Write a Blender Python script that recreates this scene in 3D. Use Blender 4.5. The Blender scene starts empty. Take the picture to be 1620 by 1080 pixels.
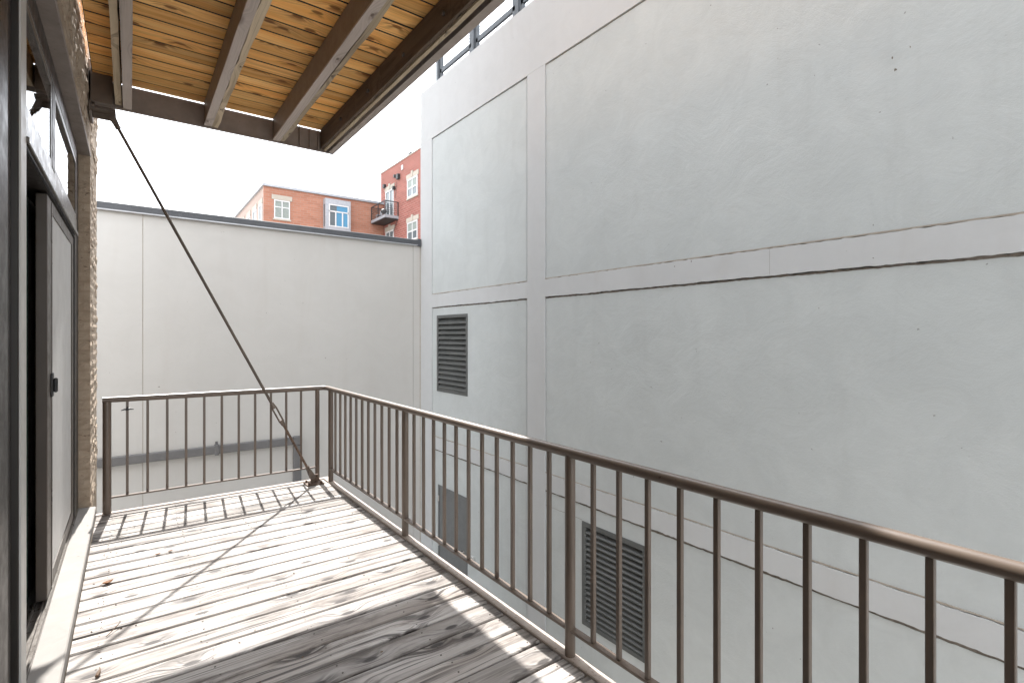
import bpy, bmesh, math, random
from mathutils import Vector
R = math.radians
random.seed(7)
scene = bpy.context.scene
col = scene.collection
SC = 0.87                      # plan units -> metres (camera eye at 1.6 units = 1.39 m)

# ------------------------------------------------------------------ camera, sky, sun, exposure
cam_d = bpy.data.cameras.new('camera')
cam = bpy.data.objects.new('camera', cam_d); col.objects.link(cam)
cam.location = (0, 0, 1.6 * SC)
cam.rotation_euler = (R(90), 0, -math.atan(603 / 809))
cam_d.sensor_width = 36; cam_d.lens = 36 * 809 / 1620
cam_d.shift_y = -9 / 1620
cam_d.clip_start = 0.05; cam_d.clip_end = 5000
scene.camera = cam

SUN = Vector((0.062, 0.757, 1.0)).normalized()      # towards the sun
sun_el = math.asin(SUN.z); sun_az = math.atan2(SUN.x, SUN.y)
world = bpy.data.worlds.new('World'); scene.world = world
world.use_nodes = True
wn, wl = world.node_tree.nodes, world.node_tree.links
wn.clear()
w_out = wn.new('ShaderNodeOutputWorld'); w_bg = wn.new('ShaderNodeBackground')
w_sky = wn.new('ShaderNodeTexSky'); w_sky.sky_type = 'NISHITA'; w_sky.sun_disc = False
w_sky.sun_elevation = sun_el; w_sky.sun_rotation = sun_az
w_sky.dust_density = 0.8; w_sky.ozone_density = 1.0
w_tc = wn.new('ShaderNodeTexCoord')
w_map = wn.new('ShaderNodeMapping'); w_map.inputs['Scale'].default_value = (2.2, 2.2, 6.0)
w_no = wn.new('ShaderNodeTexNoise'); w_no.inputs['Scale'].default_value = 1.6
w_no.inputs['Detail'].default_value = 7; w_no.inputs['Roughness'].default_value = 0.58
w_rmp = wn.new('ShaderNodeMapRange')
w_rmp.inputs['From Min'].default_value = 0.36; w_rmp.inputs['From Max'].default_value = 0.62
w_rmp.inputs['To Min'].default_value = 0.86; w_rmp.inputs['To Max'].default_value = 0.97
w_mix = wn.new('ShaderNodeMix'); w_mix.data_type = 'RGBA'
w_mix.inputs[7].default_value = (6.5, 6.7, 6.95, 1)      # thin bright cloud veil over the whole sky
wl.new(w_tc.outputs['Generated'], w_map.inputs['Vector']); wl.new(w_map.outputs[0], w_no.inputs['Vector'])
wl.new(w_no.outputs[0], w_rmp.inputs['Value']); wl.new(w_rmp.outputs[0], w_mix.inputs[0])
wl.new(w_sky.outputs[0], w_mix.inputs[6]); wl.new(w_mix.outputs[2], w_bg.inputs['Color'])
w_bg.inputs['Strength'].default_value = 0.15
wl.new(w_bg.outputs[0], w_out.inputs['Surface'])

sun_d = bpy.data.lights.new('sun', 'SUN'); sun_d.energy = 2.9; sun_d.angle = R(0.55)
sun_d.color = (1.0, 0.975, 0.935)
sun = bpy.data.objects.new('sun', sun_d); col.objects.link(sun)
sun.rotation_euler = (-SUN).to_track_quat('-Z', 'Y').to_euler()
sun.location = (2, 10, 14)

scene.view_settings.view_transform = 'Standard'; scene.view_settings.look = 'None'
scene.view_settings.gamma = 1.0; scene.view_settings.use_curve_mapping = False
scene.view_settings.exposure = 2.1
scene.cycles.max_bounces = 10; scene.cycles.diffuse_bounces = 6

# ------------------------------------------------------------------ materials
class NT:
    """small node-graph builder"""
    def __init__(s, name):
        s.m = bpy.data.materials.new(name); s.m.use_nodes = True
        s.n = s.m.node_tree.nodes; s.l = s.m.node_tree.links
        s.b = s.n['Principled BSDF']; s.out = s.n['Material Output']
    def new(s, t, **kw):
        n = s.n.new(t)
        for k, v in kw.items(): setattr(n, k, v)
        return n
    def put(s, sock, v):
        if isinstance(v, bpy.types.NodeSocket): s.l.new(v, sock)
        elif isinstance(v, tuple) and len(v) == 3 and sock.type == 'RGBA': sock.default_value = (*v, 1)
        else: sock.default_value = v
    def obj(s): return s.new('ShaderNodeTexCoord').outputs['Object']
    def pos(s): return s.new('ShaderNodeNewGeometry').outputs['Position']
    def rnd(s): return s.new('ShaderNodeObjectInfo').outputs['Random']
    def mapping(s, v, scale=(1, 1, 1), loc=(0, 0, 0)):
        n = s.new('ShaderNodeMapping'); s.l.new(v, n.inputs[0])
        n.inputs['Scale'].default_value = scale; n.inputs['Location'].default_value = loc
        return n.outputs[0]
    def vadd(s, a, b):
        n = s.new('ShaderNodeVectorMath', operation='ADD'); s.put(n.inputs[0], a); s.put(n.inputs[1], b); return n.outputs[0]
    def math(s, op, a, b=0.0, c=None):
        n = s.new('ShaderNodeMath', operation=op); s.put(n.inputs[0], a); s.put(n.inputs[1], b)
        if c is not None: s.put(n.inputs[2], c)
        return n.outputs[0]
    def noise(s, v, scale=5, detail=4, rough=0.55, dist=0.0):
        n = s.new('ShaderNodeTexNoise'); s.l.new(v, n.inputs['Vector'])
        n.inputs['Scale'].default_value = scale; n.inputs['Detail'].default_value = detail
        n.inputs['Roughness'].default_value = rough; n.inputs['Distortion'].default_value = dist
        return n.outputs[0]
    def ramp(s, f, a, b, lo=0.0, hi=1.0):
        n = s.new('ShaderNodeMapRange'); n.interpolation_type = 'SMOOTHSTEP'
        s.put(n.inputs['Value'], f)
        n.inputs['From Min'].default_value = a; n.inputs['From Max'].default_value = b
        n.inputs['To Min'].default_value = lo; n.inputs['To Max'].default_value = hi
        return n.outputs[0]
    def mix(s, f, a, b, mode='MIX'):
        n = s.new('ShaderNodeMix', data_type='RGBA', blend_type=mode)
        s.put(n.inputs[0], f); s.put(n.inputs[6], a); s.put(n.inputs[7], b); return n.outputs[2]
    def bump(s, h, strength=0.3, dist=0.01, base=None):
        n = s.new('ShaderNodeBump'); n.inputs['Strength'].default_value = strength
        n.inputs['Distance'].default_value = dist; s.l.new(h, n.inputs['Height'])
        if base is not None: s.l.new(base, n.inputs['Normal'])
        s.l.new(n.outputs[0], s.b.inputs['Normal']); return n.outputs[0]
    def set(s, **kw):
        for k, v in kw.items(): s.put(s.b.inputs[k.replace('_', ' ')], v)

def offset_coords(t, amount=37.0):
    """object coordinates shifted by a per-object random amount, so copies differ"""
    r = t.rnd(); c = t.new('ShaderNodeCombineXYZ')
    t.l.new(t.math('MULTIPLY', r, amount), c.inputs[0]); t.l.new(t.math('MULTIPLY', r, amount * 1.7), c.inputs[1])
    t.l.new(t.math('MULTIPLY', r, amount * 0.6), c.inputs[2])
    return t.vadd(t.obj(), c.outputs[0]), r

def wood(name, along='X', light=(0.45, 0.42, 0.385), mid=(0.30, 0.27, 0.24), dark=(0.07, 0.058, 0.052),
         grain_dark=0.55, knots=0.06, blotch=None, rough=0.75, bump=0.35, cluster=0.55, value=(0.72, 0.5)):
    t = NT(name); v, r = offset_coords(t)
    k = (1.0, 1.0, 1.0)
    def sc(a, b, c): return (a, b, c) if along == 'X' else (b, a, c)
    # knots bend the grain round themselves
    vo = t.new('ShaderNodeTexVoronoi'); vo.voronoi_dimensions = '2D'; vo.inputs['Scale'].default_value = 1.0
    t.l.new(t.mapping(v, sc(2.3, 5.2, 1.0)), vo.inputs['Vector'])
    vo.inputs['Randomness'].default_value = 1.0
    kd = vo.outputs['Distance']
    swirl = t.math('MULTIPLY', t.ramp(kd, 0.0, 0.40, 1, 0), 0.05)
    cmb = t.new('ShaderNodeCombineXYZ'); t.l.new(swirl, cmb.inputs[1 if along == 'X' else 0])
    vw = t.vadd(v, cmb.outputs[0])
    wob = t.noise(t.mapping(v, sc(1.1, 5.5, 3)), 1.0, 3, 0.5)
    cmb2 = t.new('ShaderNodeCombineXYZ'); t.l.new(t.math('MULTIPLY', wob, 0.055), cmb2.inputs[1 if along == 'X' else 0])
    vw2 = t.vadd(vw, cmb2.outputs[0])
    rings = t.noise(t.mapping(vw2, sc(0.55, 62, 20)), 1.0, 3, 0.6)
    fine = t.noise(t.mapping(vw, sc(3.0, 260, 60)), 1.0, 3, 0.7)
    big = t.noise(t.mapping(v, sc(0.9, 7, 3)), 1.0, 5, 0.62)
    c = t.mix(t.ramp(big, 0.3, 0.7), light, mid)
    clus = t.ramp(t.noise(t.mapping(v, sc(1.5, 7.5, 2)), 1.0, 4, 0.6), 0.40, 0.62, cluster, 1.0)   # dark grain comes in patches
    c = t.mix(t.math('MULTIPLY', t.math('MULTIPLY', t.ramp(rings, 0.48, 0.60), grain_dark), clus), c, dark)
    c = t.mix(t.math('MULTIPLY', t.math('MULTIPLY', t.ramp(fine, 0.50, 0.72), grain_dark * 0.7), clus), c, dark)
    if blotch:
        p = t.pos()
        bl = t.noise(t.mapping(p, sc(0.95, 2.6, 2)), 1.6, 6, 0.66)
        bl2 = t.noise(t.mapping(v, sc(1.6, 11, 2)), 1.3, 5, 0.7)
        b = t.math('MULTIPLY', t.ramp(t.math('ADD', t.math('MULTIPLY', bl, 0.62), t.math('MULTIPLY', bl2, 0.46)), blotch[0], blotch[1]), blotch[2])
        c = t.mix(b, c, blotch[3])
    kn = t.ramp(t.math('ADD', kd, t.math('MULTIPLY', fine, 0.03)), knots * 0.8, knots * 1.35, 1, 0)
    c = t.mix(t.math('MULTIPLY', kn, 0.85), c, tuple(x * 0.8 for x in dark))
    hal = t.math('MULTIPLY', t.ramp(kd, knots * 1.2, knots * 3.5, 1, 0), t.ramp(t.noise(t.mapping(vw2, sc(2.0, 75, 20)), 1.0, 2, 0.5), 0.45, 0.6, 0, 0.7))
    c = t.mix(hal, c, tuple(x * 1.6 for x in dark))
    hv = t.math('ADD', value[0], t.math('MULTIPLY', r, value[1]))
    hc = t.new('ShaderNodeCombineColor'); [t.l.new(hv, hc.inputs[i]) for i in range(3)]
    c = t.mix(1.0, c, hc.outputs[0], 'MULTIPLY')
    t.set(Base_Color=c, Roughness=rough); t.b.inputs['Specular IOR Level'].default_value = 0.3
    h = t.math('SUBTRACT', 1.0, t.math('ADD', t.math('MULTIPLY', rings, 0.6), t.math('MULTIPLY', fine, 0.5)))
    t.bump(h, bump, 0.006)
    return t.m

def paint(name, c, c2=None, rough=0.45, metal=0.0, chip=None, chip_lo=0.66, bump=0.08, scale=9, spec=0.5):
    t = NT(name); v, r = offset_coords(t, 11)
    n1 = t.noise(v, scale, 5, 0.6); n2 = t.noise(v, scale * 5, 4, 0.65)
    cc = t.mix(t.ramp(n1, 0.3, 0.72), c, c2 or tuple(x * 0.82 for x in c))
    if chip: cc = t.mix(t.ramp(n2, chip_lo, chip_lo + 0.05), cc, chip)
    t.set(Base_Color=cc, Roughness=t.ramp(n2, 0.2, 0.8, rough - 0.07, rough + 0.12), Metallic=metal)
    t.b.inputs['Specular IOR Level'].default_value = spec
    if bump > 0: t.bump(n2, bump, 0.004)
    return t.m

def stucco(name, c, c2, fine=0.22, mottling=1.0, stain=None):
    t = NT(name); p = t.pos()
    big = t.noise(p, 0.55 * mottling, 5, 0.6); mid = t.noise(t.mapping(p, (0.8, 0.8, 1.0)), 3.0 * mottling, 7, 0.72, 0.9)
    fi = t.noise(p, 38, 5, 0.7); gr = t.noise(p, 170, 2, 0.6)
    f = t.math('ADD', t.math('MULTIPLY', t.ramp(big, 0.25, 0.75), 0.55), t.math('MULTIPLY', t.ramp(mid, 0.3, 0.7), 0.55))
    cc = t.mix(f, c, c2)
    if stain:                                        # faint rain runs and dirt specks
        st = t.noise(t.mapping(p, (4.2, 4.2, 0.6)), 1.0, 5, 0.6, 0.4)
        cc = t.mix(t.ramp(st, 0.50, 0.8, 0, 0.24), cc, stain)
        sp = t.noise(p, 24, 2, 0.5); cc = t.mix(t.ramp(sp, 0.765, 0.80, 0, 0.55), cc, (0.10, 0.09, 0.08))
    t.set(Base_Color=cc, Roughness=0.88); t.b.inputs['Specular IOR Level'].default_value = 0.2
    h = t.math('ADD', t.math('MULTIPLY', mid, 0.9), t.math('ADD', t.math('MULTIPLY', fi, 0.3), t.math('MULTIPLY', gr, 0.12)))
    t.bump(h, fine, 0.02)
    return t.m

def glass(name, tint=(0.9, 0.95, 0.93), ior=1.5, back=None):
    t = NT(name); t.n.remove(t.b)
    fr = t.new('ShaderNodeFresnel'); fr.inputs[0].default_value = ior
    gl = t.new('ShaderNodeBsdfGlossy'); gl.inputs['Roughness'].default_value = 0.015
    nz = t.noise(t.pos(), 1.7, 2, 0.5); bm = t.new('ShaderNodeBump'); bm.inputs['Strength'].default_value = 0.035
    bm.inputs['Distance'].default_value = 0.02
    t.l.new(nz, bm.inputs['Height']); t.l.new(bm.outputs[0], gl.inputs['Normal'])
    if back: tr = t.new('ShaderNodeBsdfDiffuse'); tr.inputs[0].default_value = (*back, 1)
    else: tr = t.new('ShaderNodeBsdfTransparent'); tr.inputs[0].default_value = (*tint, 1)
    mx = t.new('ShaderNodeMixShader'); t.l.new(fr.outputs[0], mx.inputs[0])
    t.l.new(tr.outputs[0], mx.inputs[1]); t.l.new(gl.outputs[0], mx.inputs[2]); t.l.new(mx.outputs[0], t.out.inputs[0])
    return t.m

def brick_far(name, c1, c2, mortar, axis):
    """coursed brick for the far blocks: tiny in the picture, so colour and relief only"""
    t = NT(name); p = t.pos()
    sep = t.new('ShaderNodeSeparateXYZ'); t.l.new(p, sep.inputs[0])
    cm = t.new('ShaderNodeCombineXYZ'); t.l.new(sep.outputs[0 if axis == 'X' else 1], cm.inputs[0]); t.l.new(sep.outputs[2], cm.inputs[1])
    b = t.new('ShaderNodeTexBrick'); t.l.new(cm.outputs[0], b.inputs['Vector'])
    b.inputs['Scale'].default_value = 1.0; b.inputs['Brick Width'].default_value = 0.42; b.inputs['Row Height'].default_value = 0.145
    b.inputs['Mortar Size'].default_value = 0.014; b.inputs['Bias'].default_value = -0.1
    b.inputs['Color1'].default_value = (*c1, 1); b.inputs['Color2'].default_value = (*c2, 1); b.inputs['Mortar'].default_value = (*mortar, 1)
    n = t.noise(t.mapping(p, (0.5, 0.5, 2.2)), 1.0, 5, 0.6)
    cc = t.mix(t.ramp(n, 0.35, 0.75, 0, 0.45), b.outputs[0], tuple(x * 0.7 for x in c1))
    t.set(Base_Color=cc, Roughness=0.9); t.bump(b.outputs[1], -0.3, 0.02)
    return t.m

def old_brick(name, c, c2, dirt):
    t = NT(name); p = t.pos(); r = t.rnd()
    n1 = t.noise(p, 9, 6, 0.65); n2 = t.noise(p, 34, 5, 0.7); n3 = t.noise(t.mapping(p, (1, 1, 2.4)), 19, 4, 0.6, 1.0)
    cc = t.mix(t.ramp(n1, 0.3, 0.7), c, c2)
    cc = t.mix(t.ramp(n3, 0.60, 0.70, 0, 0.85), cc, dirt)
    cc = t.mix(t.math('MULTIPLY', r, 0.25), cc, tuple(x * 0.75 for x in c2))
    t.set(Base_Color=cc, Roughness=0.9)
    t.bump(t.math('ADD', n2, t.math('MULTIPLY', n3, 0.8)), 0.55, 0.009)
    return t.m

M = {}
M['deck'] = wood('weathered_deck_wood', 'X', (0.43, 0.402, 0.378), (0.245, 0.214, 0.19), (0.022, 0.016, 0.0145), 0.85, 0.085,
                 blotch=(0.53, 0.66, 0.68, (0.064, 0.047, 0.038)), rough=0.62, bump=0.45, cluster=0.18)
M['pine'] = wood('bare_pine_wood', 'X', (0.90, 0.56, 0.22), (0.83, 0.41, 0.11), (0.16, 0.055, 0.014), 0.30, 0.085,
                 blotch=(0.50, 0.70, 0.5, (0.60, 0.25, 0.05)), rough=0.7, bump=0.15, value=(0.74, 0.50))
M['raw_wood'] = wood('unpainted_joist_wood', 'Y', (0.62, 0.51, 0.37), (0.46, 0.365, 0.25), (0.10, 0.07, 0.05), 0.5, 0.04, rough=0.8)
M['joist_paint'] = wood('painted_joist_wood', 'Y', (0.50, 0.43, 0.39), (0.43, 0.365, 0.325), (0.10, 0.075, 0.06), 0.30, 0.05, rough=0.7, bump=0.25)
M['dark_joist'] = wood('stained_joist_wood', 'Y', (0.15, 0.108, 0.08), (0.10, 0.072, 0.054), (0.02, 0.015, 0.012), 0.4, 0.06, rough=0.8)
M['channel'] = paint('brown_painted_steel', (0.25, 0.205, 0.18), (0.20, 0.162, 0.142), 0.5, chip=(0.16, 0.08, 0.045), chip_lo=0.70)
def railing_paint():
    t = NT('taupe_railing_paint'); v, r = offset_coords(t, 11)
    n1 = t.noise(v, 4, 4, 0.6); n2 = t.noise(v, 30, 4, 0.65)
    cc = t.mix(t.ramp(n1, 0.3, 0.72), (0.126, 0.092, 0.069), (0.102, 0.074, 0.055))
    sep = t.new('ShaderNodeSeparateXYZ'); t.l.new(t.obj(), sep.inputs[0])
    foot = t.ramp(sep.outputs[2], 0.0, 0.09, 0.13, 0.0)             # rust starts at the feet
    cc = t.mix(t.ramp(t.math('ADD', n2, foot), 0.68, 0.72), cc, (0.045, 0.021, 0.012))
    t.set(Base_Color=cc, Roughness=0.42); t.b.inputs['Coat Weight'].default_value = 0.3; t.b.inputs['Coat Roughness'].default_value = 0.3
    t.bump(n2, 0.06, 0.003)
    return t.m
M['rail'] = railing_paint()
M['rust'] = paint('rusty_steel', (0.10, 0.062, 0.042), (0.16, 0.10, 0.065), 0.65, chip=(0.05, 0.025, 0.016), chip_lo=0.55)
M['side_paint'] = paint('faded_brown_steel', (0.36, 0.30, 0.265), (0.29, 0.24, 0.21), 0.5, chip=(0.20, 0.11, 0.07), chip_lo=0.70)
M['rod'] = paint('dark_brown_rod', (0.085, 0.064, 0.050), (0.12, 0.088, 0.066), 0.5, chip=(0.06, 0.03, 0.02))
M['kerb'] = paint('worn_strip_paint', (0.40, 0.335, 0.29), (0.33, 0.27, 0.23), 0.5, chip=(0.10, 0.06, 0.045), chip_lo=0.62, scale=20)
M['bronze'] = paint('dark_bronze_frame', (0.020, 0.016, 0.013), (0.017, 0.0135, 0.011), 0.42, bump=0.0, scale=3)
M['bronze_light'] = paint('faded_bronze_frame', (0.12, 0.105, 0.092), (0.10, 0.09, 0.08), 0.3, metal=0.3, bump=0.0, scale=3)
M['alu'] = paint('grey_aluminium', (0.40, 0.385, 0.36), (0.37, 0.355, 0.335), 0.35, metal=0.4, bump=0.0, scale=3)
M['brown_frame'] = paint('brown_door_frame', (0.066, 0.051, 0.040), (0.054, 0.042, 0.033), 0.42, bump=0.0, scale=3)
M['lit_trim'] = paint('bounce_lit_grey', (0.50, 0.485, 0.46), (0.46, 0.445, 0.42), 0.4, bump=0.0, scale=3)  # deck bounce light put into the colour
M['inner_sill'] = stucco('weathered_inner_sill', (0.22, 0.21, 0.20), (0.13, 0.122, 0.115), 0.2, 6)
M['sill'] = stucco('sill_paint', (0.29, 0.275, 0.26), (0.245, 0.23, 0.215), 0.12, 3, stain=(0.36, 0.31, 0.27))
M['lintel'] = paint('lintel_paint', (0.225, 0.185, 0.16), (0.18, 0.147, 0.127), 0.55, chip=(0.09, 0.06, 0.04), chip_lo=0.66)
M['brick'] = old_brick('cream_painted_brick', (0.44, 0.355, 0.27), (0.34, 0.265, 0.195), (0.13, 0.085, 0.055))
M['mortar'] = old_brick('painted_mortar', (0.40, 0.32, 0.24), (0.31, 0.24, 0.175), (0.12, 0.08, 0.055))
M['panel'] = stucco('cool_grey_stucco', (0.562, 0.592, 0.594), (0.485, 0.513, 0.516), 0.34, 1.0, stain=(0.40, 0.415, 0.41))
M['band'] = stucco('pale_trim_stucco', (0.558, 0.570, 0.578), (0.515, 0.526, 0.534), 0.12, 1.3, stain=(0.45, 0.43, 0.41))
M['joint'] = stucco('dirty_open_joint', (0.30, 0.265, 0.23), (0.10, 0.085, 0.072), 0.6, 6)
M['caulk'] = stucco('tan_caulk', (0.46, 0.42, 0.365), (0.34, 0.295, 0.245), 0.6, 6)
M['backwall'] = stucco('warm_grey_stucco', (0.515, 0.503, 0.483), (0.475, 0.463, 0.443), 0.08, 0.8, stain=(0.42, 0.39, 0.36))
M['upper'] = stucco('upper_wall_paint', (0.40, 0.41, 0.42), (0.35, 0.36, 0.37), 0.2, 1)
M['coping'] = paint('slate_coping_metal', (0.066, 0.070, 0.078), (0.055, 0.058, 0.066), 0.5, metal=0.0, bump=0.02)
M['coping_lip'] = paint('light_drip_edge', (0.42, 0.43, 0.45), None, 0.35, metal=0.4, bump=0.02)
M['conduit'] = paint('grey_conduit', (0.135, 0.132, 0.133), (0.115, 0.113, 0.114), 0.45, bump=0.02)
M['louver'] = paint('louver_grey', (0.115, 0.12, 0.118), (0.085, 0.09, 0.088), 0.42, scale=2, bump=0.0)
M['dark'] = paint('dark_void', (0.018, 0.018, 0.018), None, 0.9)
M['door'] = paint('steel_door_grey', (0.158, 0.165, 0.168), (0.14, 0.147, 0.15), 0.45, bump=0.02)
M['asphalt'] = stucco('alley_concrete', (0.46, 0.445, 0.42), (0.38, 0.365, 0.345), 0.4, 2)
M['glass'] = glass('window_glass')
M['glass_green'] = paint('green_glass_edge', (0.07, 0.115, 0.09), None, 0.15, bump=0.0)
M['screen'] = paint('insect_screen', (0.47, 0.465, 0.455), (0.44, 0.435, 0.425), 0.42, bump=0.0, scale=1.5)
M['inner_wall'] = stucco('interior_plaster', (0.5, 0.46, 0.41), (0.46, 0.42, 0.37), 0.05)
M['inner_floor'] = wood('interior_floor', 'Y', (0.30, 0.21, 0.13), (0.24, 0.16, 0.09), (0.08, 0.05, 0.03), 0.3, 0.03, rough=0.35)
M['red_x'] = brick_far('orange_brick', (0.275, 0.115, 0.072), (0.335, 0.15, 0.098), (0.27, 0.18, 0.14), 'X')
M['red_y'] = brick_far('red_brick', (0.20, 0.054, 0.038), (0.26, 0.078, 0.057), (0.27, 0.19, 0.165), 'Y')
M['pale_y'] = brick_far('pale_rose_brick', (0.27, 0.20, 0.17), (0.30, 0.225, 0.195), (0.28, 0.22, 0.19), 'Y')
M['stone'] = stucco('limestone', (0.36, 0.325, 0.28), (0.30, 0.27, 0.23), 0.2, 2)
M['white'] = paint('white_frame', (0.52, 0.52, 0.52), None, 0.4, bump=0.0)
M['blind'] = paint('pale_blind', (0.20, 0.225, 0.20), (0.15, 0.175, 0.165), 0.6, bump=0.0)
M['far_glass'] = glass('far_glass', back=(0.10, 0.12, 0.13))
M['blue_glass'] = glass('blue_film_glass', back=(0.075, 0.21, 0.33))
M['grey_metal'] = paint('pale_grey_panel', (0.30, 0.312, 0.335), None, 0.4, metal=0.2, bump=0.0)
M['black_metal'] = paint('black_metal', (0.022, 0.022, 0.024), None, 0.5)
M['fence'] = paint('blue_grey_post', (0.10, 0.115, 0.13), (0.075, 0.085, 0.097), 0.4, metal=0.2, bump=0.02)
M['roof'] = stucco('roof_felt', (0.13, 0.125, 0.12), (0.10, 0.097, 0.093), 0.4)
M['dirt'] = stucco('gap_dark', (0.03, 0.02, 0.014), (0.018, 0.012, 0.009), 0.5, 8)  # near-black brown standing in for the shade in the deck gaps
M['leaf'] = paint('dry_brown_leaf', (0.23, 0.10, 0.035), (0.15, 0.065, 0.025), 0.7)
M['twig'] = paint('dry_twig', (0.12, 0.07, 0.04), None, 0.8)
M['galv'] = paint('galvanised_nail', (0.09, 0.075, 0.065), None, 0.5, metal=0.3)
M['whitebox'] = paint('box_paint', (0.47, 0.47, 0.46), None, 0.5, bump=0.0)

# ------------------------------------------------------------------ geometry helpers (plan units in, metres out)
WO = {}                                             # world origin of each object (plan units)
class MB:
    def __init__(s): s.v = []; s.f = []
    def quadstrip(s, rings, closed=True, caps=True):
        base = len(s.v); n = len(rings[0])
        for r in rings: s.v += [tuple(p) for p in r]
        for i in range(len(rings) - 1):
            for j in range(n if closed else n - 1):
                k = (j + 1) % n
                s.f.append((base + i * n + j, base + i * n + k, base + (i + 1) * n + k, base + (i + 1) * n + j))
        if caps and closed:
            s.f.append(tuple(base + j for j in reversed(range(n))))
            s.f.append(tuple(base + (len(rings) - 1) * n + j for j in range(n)))
        return s
    def box(s, x0, x1, y0, y1, z0, z1, c=0.0):
        if c <= 0:
            return s.quadstrip([[(x0, y0, z0), (x1, y0, z0), (x1, y1, z0), (x0, y1, z0)],
                                [(x0, y0, z1), (x1, y0, z1), (x1, y1, z1), (x0, y1, z1)]])
        def ring(i, z): return [(x0 + i, y0 + i, z), (x1 - i, y0 + i, z), (x1 - i, y1 - i, z), (x0 + i, y1 - i, z)]
        def ring8(i, z):
            return [(x0 + c, y0 + i, z), (x1 - c, y0 + i, z), (x1 - i, y0 + c, z), (x1 - i, y1 - c, z),
                    (x1 - c, y1 - i, z), (x0 + c, y1 - i, z), (x0 + i, y1 - c, z), (x0 + i, y0 + c, z)]
        def top(z):
            return [(x0 + c, y0 + c, z), (x1 - c, y0 + c, z), (x1 - c, y0 + c, z), (x1 - c, y1 - c, z),
                    (x1 - c, y1 - c, z), (x0 + c, y1 - c, z), (x0 + c, y1 - c, z), (x0 + c, y0 + c, z)]
        return s.quadstrip([top(z0), ring8(0, z0 + c), ring8(0, z1 - c), top(z1)])
    def tube(s, pts, r, n=14, cap=True):
        """round tube along a polyline; r a number or one per point"""
        pts = [Vector(p) for p in pts]; rr = r if isinstance(r, (list, tuple)) else [r] * len(pts)
        rings = []; up = None
        for i, p in enumerate(pts):
            d = ((pts[i] - pts[i - 1]).normalized() if i else Vector()) + ((pts[i + 1] - pts[i]).normalized() if i < len(pts) - 1 else Vector())
            d.normalize()
            if up is None: up = Vector((0, 0, 1)) if abs(d.z) < 0.9 else Vector((0, 1, 0))
            a = d.cross(up).normalized(); b = a.cross(d).normalized()
            rings.append([p + (a * math.cos(q) + b * math.sin(q)) * rr[i] for q in (2 * math.pi * j / n for j in range(n))])
        return s.quadstrip(rings, True, cap)
    def prism(s, pts, axis, a, b):
        """outline (2-tuples) extruded along axis from a to b"""
        def P(u, w, t): return {'X': (t, u, w), 'Y': (u, t, w), 'Z': (u, w, t)}[axis]
        return s.quadstrip([[P(u, w, a) for u, w in pts], [P(u, w, b) for u, w in pts]])
    def build(s, name, mat, parent=None, origin=(0, 0, 0), kind=None, smooth=False, bevel=0.0):
        me = bpy.data.meshes.new(name)
        o0 = Vector(origin)
        me.from_pydata([tuple((Vector(p) - o0) * SC) for p in s.v], [], s.f)
        bm = bmesh.new(); bm.from_mesh(me)
        bmesh.ops.remove_doubles(bm, verts=bm.verts, dist=1e-5)
        bmesh.ops.dissolve_degenerate(bm, edges=bm.edges, dist=1e-6)
        bmesh.ops.recalc_face_normals(bm, faces=bm.faces)
        if bevel:
            bmesh.ops.bevel(bm, geom=[e for e in bm.edges if e.calc_face_angle(0) > 0.6], offset=bevel * SC, segments=1, affect='EDGES', clamp_overlap=True)
        bm.to_mesh(me); bm.free()
        if smooth:
            me.polygons.foreach_set('use_smooth', [True] * len(me.polygons))
            me.set_sharp_from_angle(angle=R(40))
        me.materials.append(mat)
        return link(bpy.data.objects.new(name, me), parent, origin, kind)
def link(o, parent, origin, kind=None):
    col.objects.link(o); WO[o.name] = Vector(origin)
    if parent is not None:
        o.parent = parent; o.location = (Vector(origin) - WO[parent.name]) * SC
    else: o.location = Vector(origin) * SC
    if kind: o['kind'] = kind
    return o
def copy_part(o, parent, origin):
    c = o.copy(); return link(c, parent, origin)
def tag(o, label, cat, group=None):
    o['label'] = label; o['category'] = cat
    if group: o['group'] = group
    return o
def thing(name, loc, label, cat, group=None):
    return tag(link(bpy.data.objects.new(name, None), None, loc), label, cat, group)
def jitter_line(a, b, n, amp, rough=0.6, seed=0):
    """n+1 offsets between a and b: slow wander plus small chips"""
    rnd = random.Random(seed); out = []; ph = [rnd.uniform(0, 6.28) for _ in range(4)]
    for i in range(n + 1):
        t = i / n
        w = 0.5 * math.sin(9 * t + ph[0]) + 0.3 * math.sin(31 * t + ph[1]) + 0.2 * math.sin(83 * t + ph[2])
        out.append((a + (b - a) * t, amp * (w * (1 - rough) + rnd.uniform(-1, 1) * rough) if 0 < i < n else 0.0))
    return out

# ------------------------------------------------------------------ ground
g = MB(); g.box(-2000, 2000, -2000, 2000, -3.6, -3.4)
o = g.build('ground', M['asphalt'], kind='structure'); 

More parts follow.
